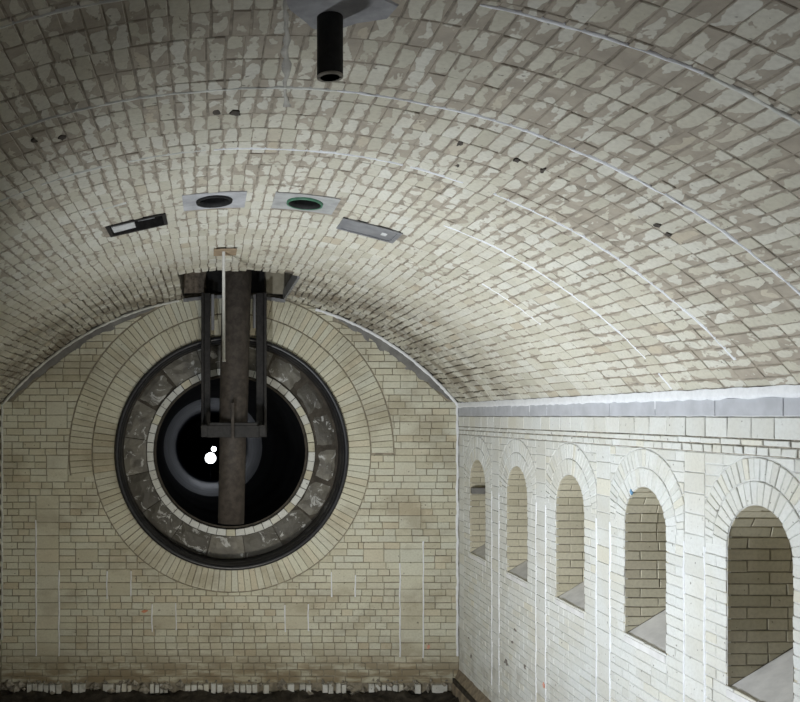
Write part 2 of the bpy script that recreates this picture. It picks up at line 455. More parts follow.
# shaft above the slot
mb = MB()
zt = VCZ+VR+1.5
x0, x1 = SLOT_X; yb = D+.05
def vz(x): return VCZ+math.sqrt((VR+.012)**2-(x-VCX)**2)
n_ = 10
xs = [x0+(x1-x0)*i/n_ for i in range(n_+1)]
for Yp in (Y_HOLE0, yb):
    ids = [(mb.vert((x, Yp, vz(x)), (x, vz(x))), mb.vert((x, Yp, zt), (x, zt))) for x in xs]
    for a, b in zip(ids, ids[1:]): mb.face((a[0], b[0], b[1], a[1]))
for X in (x0, x1):
    q = [mb.vert((X, Y_HOLE0, vz(X))), mb.vert((X, yb, vz(X))), mb.vert((X, yb, zt)), mb.vert((X, Y_HOLE0, zt))]; mb.face(q)
q = [mb.vert((x0, Y_HOLE0, zt)), mb.vert((x1, Y_HOLE0, zt)), mb.vert((x1, yb, zt)), mb.vert((x0, yb, zt))]; mb.face(q)
shaft = mb.build('shaft', M_CONC, ceiling); shaft['label'] = 'dark concrete shaft opening above the pipe'
def shaft_piece(name, mat, a, b, c, d, y0, y1):
    mb = MB(); mb.box(ex(a), ex(b), y0, y1, ez(d), ez(c), .004); return mb.build(name, mat, shaft)
shaft_piece('recess', M_BLACK, 207, 222, 262, 293, D-.0, D+.04)
shaft_piece('recess', M_BLACK, 251, 264, 262, 292, D-.0, D+.04)
shaft_piece('panel', plain('tan_panel', (.33, .30, .23), .2, 8), 266, 284.5, 262, 294, D-.0, D+.045)
shaft_piece('panel', plain('brown_panel', (.17, .14, .11), .5, 14), 184, 206, 262, 293, D-.0, D+.045)
mb = MB()
for k in range(20):
    xx = ex(183.5)+(ex(285)-ex(183.5))*k/20; x2 = ex(183.5)+(ex(285)-ex(183.5))*(k+1)/20
    zc = VCZ+math.sqrt(VR**2-(xx-VCX)**2)-.015
    mb.box(xx, x2, D-.07, D+.0, zc-.045, zc-.005)
o = mb.build('lintel_angle', M_GALV, shaft); o['label'] = 'thin grey steel angle along the top of the end wall'
mb = MB(); mb.box(SLOT_X[1]-.03, SLOT_X[1], Y_HOLE0+.01, D-.01, vz(SLOT_X[1])-.03, vz(SLOT_X[1])+.10); mb.build('edge_angle', M_GALV, shaft)

# ---------------------------------------------------------------- setting: the end wall
PC = (ex(231.5), ez(453)); R_OPEN = 116.5*P
def seg_top(x): return VCZ+math.sqrt(max(0, (VR+.02)**2-(x-VCX)**2))
mb = MB()
NS = 96                                          # sheet of mortar with the round opening
ring0, ring1 = [], []
for k in range(NS):
    a = 2*PI*k/NS; c, s = math.cos(a), math.sin(a)
    px, pz = PC[0]+R_OPEN*c, PC[1]+R_OPEN*s
    # outer point: march to the wall outline
    lo, hi = R_OPEN, 8.0
    for _ in range(40):
        m = (lo+hi)/2; X, Z = PC[0]+m*c, PC[1]+m*s
        ins = XL-.05 < X < XR+.05 and Z > -.3 and (Z < ZS or (X-VCX)**2+(Z-VCZ)**2 < (VR+.03)**2)
        if ins: lo = m
        else: hi = m
    ring0.append(mb.vert(emap(px, pz, -.012), (px, pz))); X, Z = PC[0]+lo*c, PC[1]+lo*s
    ring1.append(mb.vert(emap(X, Z, -.012), (X, Z)))
for k in range(NS): mb.face((ring0[k], ring0[(k+1) % NS], ring1[(k+1) % NS], ring1[k]))
for X, Z in ((XL-.05, -.3), (XR+.05, -.3)):      # square corners the fan cuts off
    j = min(range(NS), key=lambda k: (mb.v[ring1[k]][0]-X)**2+(mb.v[ring1[k]][2]-Z)**2)
    c0 = mb.vert(emap(X, Z, -.0125), (X, Z))
    mb.face((c0, ring1[j-1], ring1[j])); mb.face((c0, ring1[j], ring1[(j+1) % NS]))
wall_back = tag(mb.build('wall_back', M_EMORTAR), 'cream brick end wall of the hall around the round tunnel opening', 'wall', 'structure')
HIDDEN[:] = [(200, 267, 296, 440)]
CH = 6.7
def snap(y): return 683-round((683-y)/CH)*CH
BLOCKS = [(36, 59, 495, 656, 2), (46, 67, 401, 427, 2), (46.5, 68, 452, 481, 2), (75.5, 98, 539, 561, 2), (107, 131, 570.5, 598, 2), (152, 176, 604, 632, 2),
          (285, 308, 604, 632, 2), (331.5, 355.5, 570.5, 598, 2), (400, 420, 414, 438, 2), (394.5, 416, 455, 476, 2), (399, 421, 500, 527, 2),
          (363.5, 384, 540, 562, 2), (384, 400, 540, 562, 2), (400, 423.5, 540, 658, 2)]
blk = []; byc = {}
for x0, x1, y0, y1, n in BLOCKS:
    y0s, y1s = snap(y0), snap(y1); y = y1s
    while y > y0s+.1:
        yy = max(y-n*CH, y0s); blk.append(dict(poly=rect(ex(x0), ex(x1), ez(y), ez(yy)), fmap=emap, h=random.uniform(-.003, .002), joint=.008, tilt=.001))
        y = yy
    BB = (x0, x1, y0s, y1s); byc.setdefault('all', []).append(BB)
bricks = []
y = 683.0; row = 0
def emit_brick(xa, xb, ya, yb):
    pl = rect(ex(xa), ex(xb), ez(yb), ez(ya))
    cy = (ya+yb)/2; cx = (xa+xb)/2
    big = cy < (478 if cx < 231 else 453)
    pl = cut_circle(pl, PC, (163 if big else 139.5)*P)
    if len(pl) < 3: return
    cut = VR-.01 if not (cx < 165 or cx > 325) else VR-.10-.04*math.sin(max(0, min(1, (404-cy)/70))*PI)
    pl = keep_circle(pl, (VCX, VCZ), cut) if cy < 404 else pl
    if len(pl) < 3 or area(pl) < 3e-4: return
    low = cy > 655
    bricks.append(dict(poly=pl, fmap=emap, h=random.uniform(-.004, .004)*(2 if low else 1), joint=random.uniform(.006, .012), tilt=.002, rnd=.0025))
while y > 296:
    yb, ya = y, y-CH
    cy = (ya+yb)/2
    ex_ = sorted((a, b) for a, b, c, d in byc['all'] if c-.1 < cy < d+.1)
    spans = []; x = 1.0
    for a, b in ex_:
        if a > x: spans.append((x, a))
        x = max(x, b)
    if x < 459: spans.append((x, 459.0))
    for a, b in spans:
        x = a-(0 if a > 1.5 else (5.7 if row % 2 else 0))
        if a > 60 and row % 2 and b-a > 30: x = a-5.6
        while x < b-1:
            short = 590 < cy < 676 and 62 < x < 396
            L = 11.3 if short else random.choice((11.3, 17, 17))
            xe = x+L*random.uniform(.95, 1.05)
            if b-xe < 4.5: xe = b
            if xe > a+1: emit_brick(max(x, a), min(xe, b), ya, yb)
            x = xe
    y -= CH; row += 1
lay(bricks, 'brick', M_END, wall_back, 'brick_infill')
lay(blk, 'block', M_END, wall_back, 'block_infill')
# voussoir rings round the opening
def vouss(c, r0, r1, a0, a1, n, fmap, mat, parent, keep=None, h=.003, joint=.006, name='voussoir', limit=300, flip=False, taper=0):
    lst = []; ang = a0; st = (a1-a0)/n
    for k in range(n):
        b0, b1 = a0+st*k, a0+st*(k+1)
        pl = [(c[0]+r0*math.cos(b0), c[1]+r0*math.sin(b0)), (c[0]+r1*math.cos(b0), c[1]+r1*math.sin(b0)),
              (c[0]+r1*math.cos(b1), c[1]+r1*math.sin(b1)), (c[0]+r0*math.cos(b1), c[1]+r0*math.sin(b1))]
        if keep:
            for nn, dd in keep(pl):
                pl = clip(pl, nn, dd)
                if len(pl) < 3: break
            if len(pl) < 3 or area(pl) < 3e-4: continue
        lst.append(dict(poly=pl, fmap=fmap, h=h+random.uniform(-.002, .003), joint=joint, tilt=.001, flip=flip))
    lay(lst, name, mat, parent, name+'_infill', limit)
def in_vault(pl):
    cx = sum(p[0] for p in pl)/4; cy = sum(p[1] for p in pl)/4
    dx, dy = cx-VCX, cy-VCZ; L = math.hypot(dx, dy); n = (dx/L, dy/L)
    return [(n, n[0]*VCX+n[1]*VCZ+VR-.012)] if cy > ZS else []
vouss(PC, 117*P, 139*P, 0, 2*PI, 128, emap, M_END, wall_back, in_vault)
vouss(PC, 140*P, 162*P, 0, PI+math.asin(25/151), 86, emap, M_END, wall_back, in_vault)
# cement crescents under the vault
def crescent(a0, a1, wd):
    mb = MB(); n = 50; pv = None
    for k in range(n+1):
        a = a0+(a1-a0)*k/n
        r1 = VR-.004; r0 = VR-.02-wd*math.sin(PI*min(1, max(0, k/n)))**.6*(1+.18*math.sin(k*1.1)+random.uniform(-.06, .06))
        ring = [mb.vert(emap(VCX+r*math.sin(a), VCZ+r*math.cos(a), h), (a, r)) for r, h in ((r0, -.01), (r0+.01, .0), (r1, .006))]
        if pv:
            for j in range(2): mb.face((pv[j], pv[j+1], ring[j+1], ring[j]), True)
        pv = ring
    o = mb.build('cement_patch', M_CEMENT, wall_back); o['label'] = 'dark grey cement along the vault edge'
crescent(math.radians(21), math.radians(50.5), .15)
crescent(math.radians(-50.5), math.radians(-14), .13)
# sealant: vault edge, corners, slots beside the blocks
def arcend(a0, a1): n = 60; return [(VCX+(VR-.032)*math.sin(a0+(a1-a0)*i/n), VCZ+(VR-.032)*math.cos(a0+(a1-a0)*i/n)) for i in range(n+1)]
strip_on(emap, arcend(math.radians(17), A0), .045, .012, 'sealant_line', M_SEAL, wall_back, wob=.25, thick=.012)
strip_on(emap, arcend(-A0, math.radians(-10)), .035, .012, 'sealant_line', M_SEALD, wall_back, wob=.3, thick=.012)
def vline(x, y0, y1, wd=1.8, mat=None, h=.003):
    n = max(3, int(abs(y1-y0)/4)); s0 = random.uniform(0, 6)
    pts = [(ex(x)+.003*math.sin(i*.7+s0), ez(y0+(y1-y0)*i/n)) for i in range(n+1)]
    strip_on(emap, pts, wd*P, h, 'sealant_line', mat or M_SEAL, wall_back, wob=.35, thick=.004)
vline(457.3, 404, 656, 2.6, M_SEAL, .01); vline(2.0, 404, 640, 2.2, M_SEALD, .01)
for x, a, b in ((36, 520, 656), (59, 570, 656), (107, 571, 599), (131, 571, 596), (152, 604, 632), (176, 603, 630), (285, 605, 632), (308.3, 604, 631),
                (331.5, 572, 597), (355.4, 575, 597), (400, 563, 657), (423.4, 541, 658)): vline(x, a, b, 1.5, None)
def mark(fmap, u, v, wu, wv, mat, parent, name='paint_mark', h=.008):
    mb = MB(); n = 10
    for k in range(n):
        a = 2*PI*k/n; r = random.uniform(.4, 1.0); mb.vert(fmap(u+wu*r*math.cos(a), v+wv*r*math.sin(a), h), (u, v))
    for k in range(n):
        a = 2*PI*k/n; mb.v.append(tuple(Vector(mb.v[k])*1)); mb.uv.append((u, v)); mb.lo.append((.5, .5)); mb.tone.append(.5)
        q = fmap(u, v, h-.012)-fmap(u, v, h); mb.v[-1] = tuple(Vector(mb.v[k])+q)
    mb.face(tuple(range(n)))
    for k in range(n): mb.face((k, (k+1) % n, n+(k+1) % n, n+k))
    return mb.build(name, mat, parent)
o = mark(emap, ex(145), ez(611), 4.2*P, 2.0*P, M_ORANGE, wall_back); o['label'] = 'small orange paint mark'
o = mark(emap, ex(428.5), ez(647), 1.8*P, 3*P, M_PINK, wall_back); o['label'] = 'small faded orange paint mark'
# row of brick ends at the foot of the wall
ends = [(27, 32.5), (33, 38), (38.5, 43.5), (44, 49), (50, 56), (56.5, 62), (73, 79), (79.5, 86), (103, 114), (116, 121), (121.6, 127), (127.5, 132), (150, 154.5), (155, 159.3),
        (160, 163.5), (164, 168), (185, 190.5), (191, 197), (197.5, 203), (203.5, 209), (211, 216), (217, 222.5), (234, 239), (240, 245.5), (246, 251.5), (252, 257.5), (263, 269),
        (287, 294), (299, 305), (305.5, 311), (322, 327.5), (328, 333), (335.5, 340.5), (341, 346), (368, 374), (374.6, 380), (381, 385.5), (386, 391), (391.6, 397.5), (398, 403), (414, 420), (431, 447)]
lay([dict(poly=rect(ex(a), ex(b), ez(692.5+random.uniform(-.8, .6)), ez(683.3+random.uniform(-.6, .8))), fmap=emap, h=.05+random.uniform(-.008, .012), depth=.02, joint=.008, tilt=.004, rnd=.004) for a, b in ends],
    'brick_end', M_RIGHT, wall_back, 'brick_end_infill')
mb = MB()                                        # lumps of mortar and rubble between them
for k in range(130):
    x = random.uniform(2, 450)
    if any(a-1 < x < b+1 for a, b in ends) and random.random() < .85:
        y_ = random.uniform(679.5, 683); sz = .022
    else: y_ = random.uniform(682, 693); sz = random.uniform(.03, .07)
    c = Vector((ex(x), D-.02-random.uniform(0, .03), ez(y_))); n0 = len(mb.v)
    for d in ((1, 0, 0), (-1, 0, 0), (0, 1, 0), (0, -1, 0), (0, 0, 1), (0, 0, -1)): mb.vert(c+Vector(d)*sz*random.uniform(.6, 1.3))
    for f in ((0, 2, 4), (2, 1, 4), (1, 3, 4), (3, 0, 4), (2, 0, 5), (1, 2, 5), (3, 1, 5), (0, 3, 5)): mb.face([n0+i for i in f])
o = mb.build('rubble', M_LUMP, wall_back); o['kind'] = 'stuff'

# ---------------------------------------------------------------- setting: the right wall with its niches
PITCH = .119*D; NHW = .0272*D                    # niche spacing and half width
NC = [.4295*D+NHW+PITCH*k for k in range(5)]     # niche centres, nearest first
NALL = [NC[0]-PITCH]+NC
def rz(v): return EYE-v*P
Z_SPR = rz(64); Z_SILL = rz(132)
z_low = -.3
mb = MB(); cols = []
ys = {-2.5, D+.02, NALL[0]-NHW-.6}
for c in NALL: ys |= {c+NHW*math.cos(PI*k/24) for k in range(25)}
ys = sorted(ys)
def arch_z(y):
    for c in NALL:
        if abs(y-c) <= NHW+1e-6: return Z_SPR+math.sqrt(max(0, NHW**2-(y-c)**2))
    return None
X_ = -.006
for a, b in zip(ys, ys[1:]):
    m = (a+b)/2; inn = any(abs(m-c) < NHW for c in NALL)
    if not inn: segs = [((z_low, z_low), (ZS, ZS))]
    else: segs = [((z_low, z_low), (Z_SILL, Z_SILL)), ((arch_z(a) or Z_SPR, arch_z(b) or Z_SPR), (ZS, ZS))]
    for (a0, b0), (a1, b1) in segs:
        mb.face([mb.vert(rmap(a, a0, X_), (a, a0)), mb.vert(rmap(b, b0, X_), (b, b0)), mb.vert(rmap(b, b1, X_), (b, b1)), mb.vert(rmap(a, a1, X_), (a, a1))])
wall_right = tag(mb.build('wall_right', M_RMORTAR), 'pale brick side wall pierced by a row of round-arched niches', 'wall', 'structure')
HIDDEN[:] = []
RC = 5.6; COLHW = .0109*D
colc = [c+PITCH/2 for c in NALL]+[NALL[0]-PITCH/2]
blk = []; bricks = []
for c in colc:
    z = rz(18.3)
    while z > rz(262):
        a, b = c-COLHW, min(c+COLHW, D)
        if b-a > .03: blk.append(dict(poly=rect(a, b, z-10.7*P, z), fmap=rmap, h=random.uniform(-.002, .003), joint=.007, tilt=.001, flip=True))
        z -= 10.7*P
R_OUT = NHW+22*P
v = 18.3; row = 0
while v < 262:
    za, zb = rz(v+RC), rz(v); zm = (za+zb)/2
    for k in range(len(NALL)+1):
        lo = colc[-1]+COLHW if k == 0 else colc[k-1]+COLHW
        hi = D if k == len(NALL) else (colc[k]-COLHW if k < len(NALL) else D)
        if k == len(NALL): continue
        lo = (NALL[k]-PITCH/2)+COLHW; hi = min((NALL[k]+PITCH/2)-COLHW, D); c = NALL[k]
        spans = [(lo, hi)]
        if Z_SILL < zm < Z_SPR: spans = [(lo, c-NHW), (c+NHW, hi)]
        for a, b in spans:
            x = a-(.11 if row % 2 else 0)
            while x < b-.01:
                xe = x+random.choice((.228, .228, .115))
                if b-xe < .05: xe = b
                pl = rect(max(x, a), min(xe, b), za, zb)
                if zm > Z_SPR:
                    mc = sum(p[0] for p in pl)/4
                    pl = cut_circle(pl, (c, Z_SPR), R_OUT+.004)
                if len(pl) >= 3 and max(x, a) < min(xe, b)-.015:
                    bricks.append(dict(poly=pl, fmap=rmap, h=random.uniform(-.002, .003), joint=random.uniform(.006, .009), tilt=.0015, flip=True))
                x = xe
    v += RC; row += 1
# the courses above the niches
hd = []
y = D
while y > .2*D:
    y0 = y-.0203*D*random.uniform(.93, 1.07)
    hd.append(dict(poly=rect(y0, y, rz(10.4), rz(.3)), fmap=rmap, h=.008+random.uniform(-.002, .004), joint=.008, tilt=.002, flip=True)); y = y0
lay(hd, 'upright_brick', M_RIGHT, wall_right, 'upright_brick_infill')
for v0, v1, L in ((10.5, 13.9, .24), (13.9, 18.2, .118)):
    y = D
    while y > .2*D:
        y0 = y-L*random.uniform(.85, 1.2)
        bricks.append(dict(poly=rect(y0, y, rz(v1), rz(v0)), fmap=rmap, h=.006+random.uniform(-.004, .005), joint=.011, tilt=.003, flip=True)); y = y0
lay(bricks, 'brick', M_RIGHT, wall_right, 'brick_infill')
lay(blk, 'block', M_RIGHT, wall_right, 'block_infill')
def rline(y, v0, v1, wd, mat=M_SEAL):
    n = int(abs(v1-v0)/5)+2; s0 = random.uniform(0, 6)
    strip_on(rmap, [(y+.004*math.sin(i*.6+s0), rz(v0+(v1-v0)*i/n)) for i in range(n+1)], wd, .003, 'sealant_line', mat, wall_right, wob=.45, thick=.004)
for k, c in enumerate(colc[:5]):
    if c > 11.2: continue
    rline(c-COLHW, 66, 238, .020); rline(c+COLHW, 66, 238, .016)
# sealant bead and grey band at the springing
n = 130; mb = MB(); pv = None
for i in range(n+1):
    y = .17*D+(D-.17*D)*i/n; lw = -7.9+random.uniform(-.5, .5)
    ring = [mb.vert(rmap(y, rz(vv), h), (y, vv)) for vv, h in ((lw-.2, -.005), (lw-.4, .016), (-10.0, .020), (-12.3, .018), (-13.3+random.uniform(-.3, .3), .016))]
    if pv:
        for j in range(4): mb.face((pv[j], pv[j+1], ring[j+1], ring[j]), True)
    pv = ring
o = mb.build('sealant_bead', M_SEAL, wall_right); o['label'] = 'ragged white sealant bead under the vault'
y = D; first = True                              # lengths of grey render with cracks between
while y > .17*D:
    y0 = max(y-random.uniform(.42, .60)*(1.5 if y < 8 else 1), .17*D-.01)
    mb = MB(); mb.box(XR-.007, XR+.02, y0+.004, y-.004, rz(-.1), rz(-8.4), .003); mb.build('grey_band', M_BAND, wall_right)
    if random.random() < .75: rline(y0+random.uniform(0, .03), -8.5, -3-random.uniform(0, 4), .028)
    y = y0
o = mark(rmap, 250/(630-208)*D, rz((492-416)*250/(630-208)), .022, .028, M_BLUE, wall_right, h=.01); o['label'] = 'small blue paint mark'
o = mark(rmap, 250/(543-208)*D, rz((685-416)*250/(543-208)), .035, .035, M_PINK, wall_right, h=.01); o['label'] = 'small pink paint mark'
# damaged spots low on the wall
for px, py, a, b in ((470.5, 656, .05, .04), (514, 630, .05, .02), (505, 662, .07, .04), (511, 642, .04, .02), (524, 667, .04, .03), (468, 638, .03, .015)):
    k = 250/(px-208); mark(rmap, k*D, rz((py-416)*k), a, b, plain('chipped_brick', (.22, .20, .18), .3, 20), wall_right, 'chip', h=.006)

for px, py, a, b in ((460, 143, .02, .05), (458, 165, .02, .03), (517, 160, .02, .04), (543, 170, .018, .04), (657, 225, .02, .04), (668, 234, .025, .03), (216, 112, .04, .05), (235, 113, .045, .05), (62, 137, .03, .05), (34, 140, .02, .04)):
    u_, y_ = vault_at(px, py); mark(vmap, u_, y_, a, b, M_BLACKP, ceiling, 'pock_mark', h=.006)
mb = MB(); mb.box(XR+.004, XR+.03, .17*D, D, rz(18.3), rz(10.3)); mb.build('bedding', M_LUMP, wall_right)

# niches: shell, jamb bricks, arch stones and sloping sill
DEPTH = .78; TAN = math.tan(math.radians(31.5))
def niche(c, idx):
    S1 = Z_SPR-Z_SILL; S2 = S1+PI*NHW; S3 = S2+S1
    def prof(s):                                 # profile point and inward normal in (y, z)
        if s < S1: return (c+NHW, Z_SILL+s, -1, 0)
        if s < S2:
            a = (s-S1)/NHW; return (c+NHW*math.cos(a), Z_SPR+NHW*math.sin(a), -math.cos(a), -math.sin(a))
        return (c-NHW, Z_SPR-(s-S2), 1, 0)
    def nmap(s, d, h):
        y, z, ny, nz = prof(s); return Vector((XR+d, y+ny*h, z+nz*h))
    mb = MB()
    ss = [0, S1]+[S1+PI*NHW*k/20 for k in range(1, 20)]+[S2, S3]
    mb.grid(ss, [-0.0, DEPTH], lambda s, d: nmap(s, d, -.007), smooth=False)
    back = [mb.vert(nmap(s, DEPTH, -.012)) for s in ss]; mb.face(back)
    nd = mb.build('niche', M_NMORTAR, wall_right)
    lst = []
    NR = 46; nr = int(round(S3/(RC*P))); st = S3/nr
    for k in range(nr):
        s0, s1 = k*st, (k+1)*st
        d = 0.003; first = True
        while d < DEPTH-.01:
            L = (.135 if (k % 2 == 0) else .27) if first else random.choice((.27, .27, .14))
            d1 = min(d+L*random.uniform(.93, 1.07), DEPTH); first = False
            pl = rect(s0, s1, d, d1)
            if s1 <= S1+.02:                     # jamb bricks stop on the sloping sill
                pl = clip(pl, (-1, TAN), .0)
            elif s0 >= S2-.02: pl = clip(pl, (1, TAN), S3)
            if len(pl) >= 3 and area(pl) > 5e-4:
                lst.append(dict(poly=pl, fmap=nmap, h=random.uniform(-.002, .002), joint=.008, tilt=.001, cham=.003))
            d = d1
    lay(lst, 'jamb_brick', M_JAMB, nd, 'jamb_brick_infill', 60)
    mb = MB()                                    # sill slab, its front flush with the wall face
    ends_ = []
    for yy in (c-NHW+.002, c+NHW-.002):
        ends_.append([mb.vert((XR+dx, yy, zz), (dx, yy)) for dx, zz in ((-.004, Z_SILL-.05), (-.006, Z_SILL), (DEPTH, Z_SILL+DEPTH*TAN), (DEPTH, Z_SILL-.05))])
    A, B = ends_
    for k in range(4): mb.face((A[k], A[(k+1) % 4], B[(k+1) % 4], B[k]))
    mb.face(A); mb.face(B[::-1])
    mb.build('sill', M_SILL, nd)
    mx = PITCH/2-COLHW-.003
    def kp(pl): return [((1, 0), min(c+mx, D)), ((-1, 0), -(c-mx))]
    vouss((c, Z_SPR), NHW+.002, NHW+11.2*P, 0, PI, 20, rmap, M_RIGHT, nd, kp, joint=.005, flip=True)
    vouss((c, Z_SPR), NHW+11.5*P, R_OUT, 0, PI, 31, rmap, M_RIGHT, nd, kp, joint=.005, flip=True)
    if idx == 4:
        mb = MB(); zb = rz((490.5-416)/(261/250.)); mb.box(XR+.01, XR+.5, c+NHW-.09, c+NHW-.01, zb-.04, zb+.04, .006)
        o = mb.build('iron_bar', M_CEMENT, nd); o['label'] = 'dark flat bar across the niche'
for i, c in enumerate(NC): niche(c, i)
# one more niche beyond the frame, shell only
mb = MB(); c = NALL[0]
ss = [(c+NHW, Z_SILL)]+[(c+NHW*math.cos(PI*k/16), Z_SPR+NHW*math.sin(PI*k/16)) for k in range(17)]+[(c-NHW, Z_SILL)]
a = [(mb.vert((XR, y, z)), mb.vert((XR+.7, y, z))) for y, z in ss]
for p, q in zip(a, a[1:]+a[:1]): mb.face((p[0], q[0], q[1], p[1]))
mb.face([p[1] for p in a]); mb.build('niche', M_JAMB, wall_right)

# ---------------------------------------------------------------- setting: left wall, floor, kerb
mb = MB(); mb.grid([-2.5, 3, 7, D+.02], [-.3, 1.5, ZS+.02], lambda y, z: lmap(y, z, -.012))
wall_left = tag(mb.build('wall_left', M_EMORTAR), 'cream brick side wall at the hall\'s dark left edge', 'wall', 'structure')
bricks = []
for r in range(48):
    z = ZS-(r+1)*RC*P; y = D-(.11 if r % 2 else 0)
    if z < -.05: break
    while y > 9.3:
        bricks.append(dict(poly=rect(y-.228, min(y, D), z, z+RC*P), fmap=lmap, h=random.uniform(-.003, .003), joint=.008)); y -= .228
lay(bricks, 'brick', M_END, wall_left, 'brick_infill')
mb = MB()
gx = [XL-.05+(XR-XL+.1)*i/90 for i in range(91)]; gy = [-2.5, 2, 6, 9]+[9.5+.05*i for i in range(42)]
hh = {}
def fz(x, y):
    k = max(0, min(1, (y-9.4)/.4))
    return k*(.035*math.sin(x*7.1+y*3)*math.sin(y*9+x*2.2)+.03*math.sin(x*23+y*13)*math.sin(y*31)+random.uniform(-.02, .02)+.03*max(0, (y-11.2)/.3))
mb.grid(gx, gy, lambda x, y: Vector((x, y, fz(x, y)-.02)), smooth=True)
floor = tag(mb.build('floor', M_MUD), 'dark wet mud covering the floor at the foot of the end wall', 'floor', 'structure')
mb = MB(); pv = None                             # sloping brick kerb along the right wall
yk = 2.0; kb = None
prof = [(243.5, 279), (243.5, 267.5), (245, 266), (250.5, 253.5), (252, 252)]
while yk < D-.01:
    y2 = min(yk+.24, D)
    mbk = MB()
    A = [mbk.vert((a*P, yk+.004, rz(b)+random.uniform(-.003, .003)), (a*P, yk)) for a, b in prof]
    B = [mbk.vert((a*P, y2-.004, rz(b)+random.uniform(-.003, .003)), (a*P, y2)) for a, b in prof]
    for j in range(4): mbk.face((A[j], A[j+1], B[j+1], B[j]))
    mbk.face(A); mbk.face(B[::-1])
    if kb is None:
        base = MB(); base.box(244.5*P, 252*P, 2.0, D, -.05, rz(262), 0)
        kb = tag(base.build('trim_1', M_MUD), 'brown brick kerb sloping against the foot of the pale side wall', 'kerb', 'structure')
    mbk.build('kerb_brick', M_KERB, kb, centre=True); yk = y2

# ---------------------------------------------------------------- the round tunnel portal
YS = D+.36                                        # where the stone ring stands
k_ = YS/D
portal = bpy.data.objects.new('tunnel_portal', None); SC.collection.objects.link(portal); portal.location = (PC[0], D, PC[1]-R_OPEN)
tag(portal, 'large round tunnel opening ringed by dark stone blocks and a black gasket', 'tunnel opening')
bpy.context.view_layer.update()
def child(o, par=portal):
    o.location = o.location-par.location; return o
def lathe(profile, c, n=128, name='ring', mat=None, parent=portal):
    mb = MB(); rings = []
    for r, y in profile: rings.append([mb.vert((c[0]+r*math.cos(2*PI*k/n), y, c[1]+r*math.sin(2*PI*k/n)), (k*.05, r)) for k in range(n)])
    for a, b in zip(rings, rings[1:]):
        for k in range(n): mb.face((a[k], b[k], b[(k+1) % n], a[(k+1) % n]), True)
    return child(mb.build(name, mat, parent), parent)
lathe([(117.2*P, D+.02), (117.2*P, D-.02), (116.4*P, D-.05), (115*P, D-.062), (113.3*P, D-.055), (112.3*P, D-.035), (112.0*P, D-.01), (112*P, D+.05), (110.8*P, D+.075), (110.6*P, D+.12), (111.2*P, D+.15), (111*P, YS+.02)], PC, name='gasket', mat=M_RUBBER)
lathe([(112*P, YS+.022), (77*P, YS+.022)], PC, name='bedding', mat=plain('dark_bedding', (.07, .06, .048), .3, 12))
def smap(x, z, h): return Vector((x, YS-h, z))
ns = 17
for k in range(ns):
    a0, a1 = 2*PI*(k+.13)/ns, 2*PI*(k+1.13)/ns; mb = MB()
    m = 5; r0, r1 = 84.8*P*k_, 110.4*P; g = .006; tn = random.random(); rows = []
    hs = random.uniform(-.015, .02)
    for j in range(m+1):
        a = a0+(a1-a0)*j/m; ga = g/r1*(1 if j == 0 else -1 if j == m else 0)
        col = []
        for i in range(5):
            r = r0+(r1-r0)*i/4; edge = (j in (0, m)) or (i in (0, 4))
            hgt = hs-.018 if edge else hs+random.uniform(-.008, .01)
            col.append(mb.vert((PC[0]+r*math.cos(a+ga), YS-hgt, PC[1]+r*math.sin(a+ga)), (a, r), (.5, .5), tn))
        rows.append(col)
    for A, B in zip(rows, rows[1:]):
        for i in range(4): mb.face((A[i], B[i], B[i+1], A[i+1]), False)
    rim = [rows[0][i] for i in range(5)]+[rows[j][4] for j in range(1, m+1)]+[rows[m][i] for i in range(3, -1, -1)]+[rows[j][0] for j in range(m-1, 0, -1)]
    bk = [mb.vert((mb.v[i][0], YS+.02, mb.v[i][2]), (0, 0), (.5, .5), tn) for i in rim]
    for i in range(len(rim)): mb.face((rim[i], rim[(i+1) % len(rim)], bk[(i+1) % len(rim)], bk[i]))
    child(mb.build('stone_block', M_STONE, portal, centre=True))
nl = 54
for k in range(nl):
    a0, a1 = 2*PI*k/nl, 2*PI*(k+1)/nl; mb = MB()
    r0, r1 = 77.3*P*k_, 84.3*P*k_
    pl = [(PC[0]+r*math.cos(a), PC[1]+r*math.sin(a)) for r, a in ((r0, a0), (r1, a0), (r1, a1), (r0, a1))]
    brick_into(mb, pl, smap, .02+random.uniform(-.004, .006), depth=.06, joint=.007, cham=.004)
    child(mb.build('lining_brick', M_END if random.random() < .25 else M_RIGHT, portal, centre=True))
# tunnel beyond, its darkness and lit ring put into two lining colours
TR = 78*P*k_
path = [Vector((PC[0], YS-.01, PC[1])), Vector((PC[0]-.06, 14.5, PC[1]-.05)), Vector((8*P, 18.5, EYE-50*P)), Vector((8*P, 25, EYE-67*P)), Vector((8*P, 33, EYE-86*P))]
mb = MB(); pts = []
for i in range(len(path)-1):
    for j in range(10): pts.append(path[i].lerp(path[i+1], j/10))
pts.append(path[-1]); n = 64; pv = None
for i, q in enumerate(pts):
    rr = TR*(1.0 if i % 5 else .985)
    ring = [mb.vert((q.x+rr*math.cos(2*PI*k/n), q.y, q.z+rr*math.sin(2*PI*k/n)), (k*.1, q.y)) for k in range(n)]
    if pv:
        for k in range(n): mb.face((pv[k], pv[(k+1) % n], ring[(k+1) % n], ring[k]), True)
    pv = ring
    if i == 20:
        child(mb.build('near_lining_painted_dark', M_TUNN, portal)); mb = MB()
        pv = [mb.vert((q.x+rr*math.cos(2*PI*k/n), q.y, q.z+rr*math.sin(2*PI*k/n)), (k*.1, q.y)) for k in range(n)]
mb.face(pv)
child(mb.build('far_lining_painted_lit', M_TUN, portal))

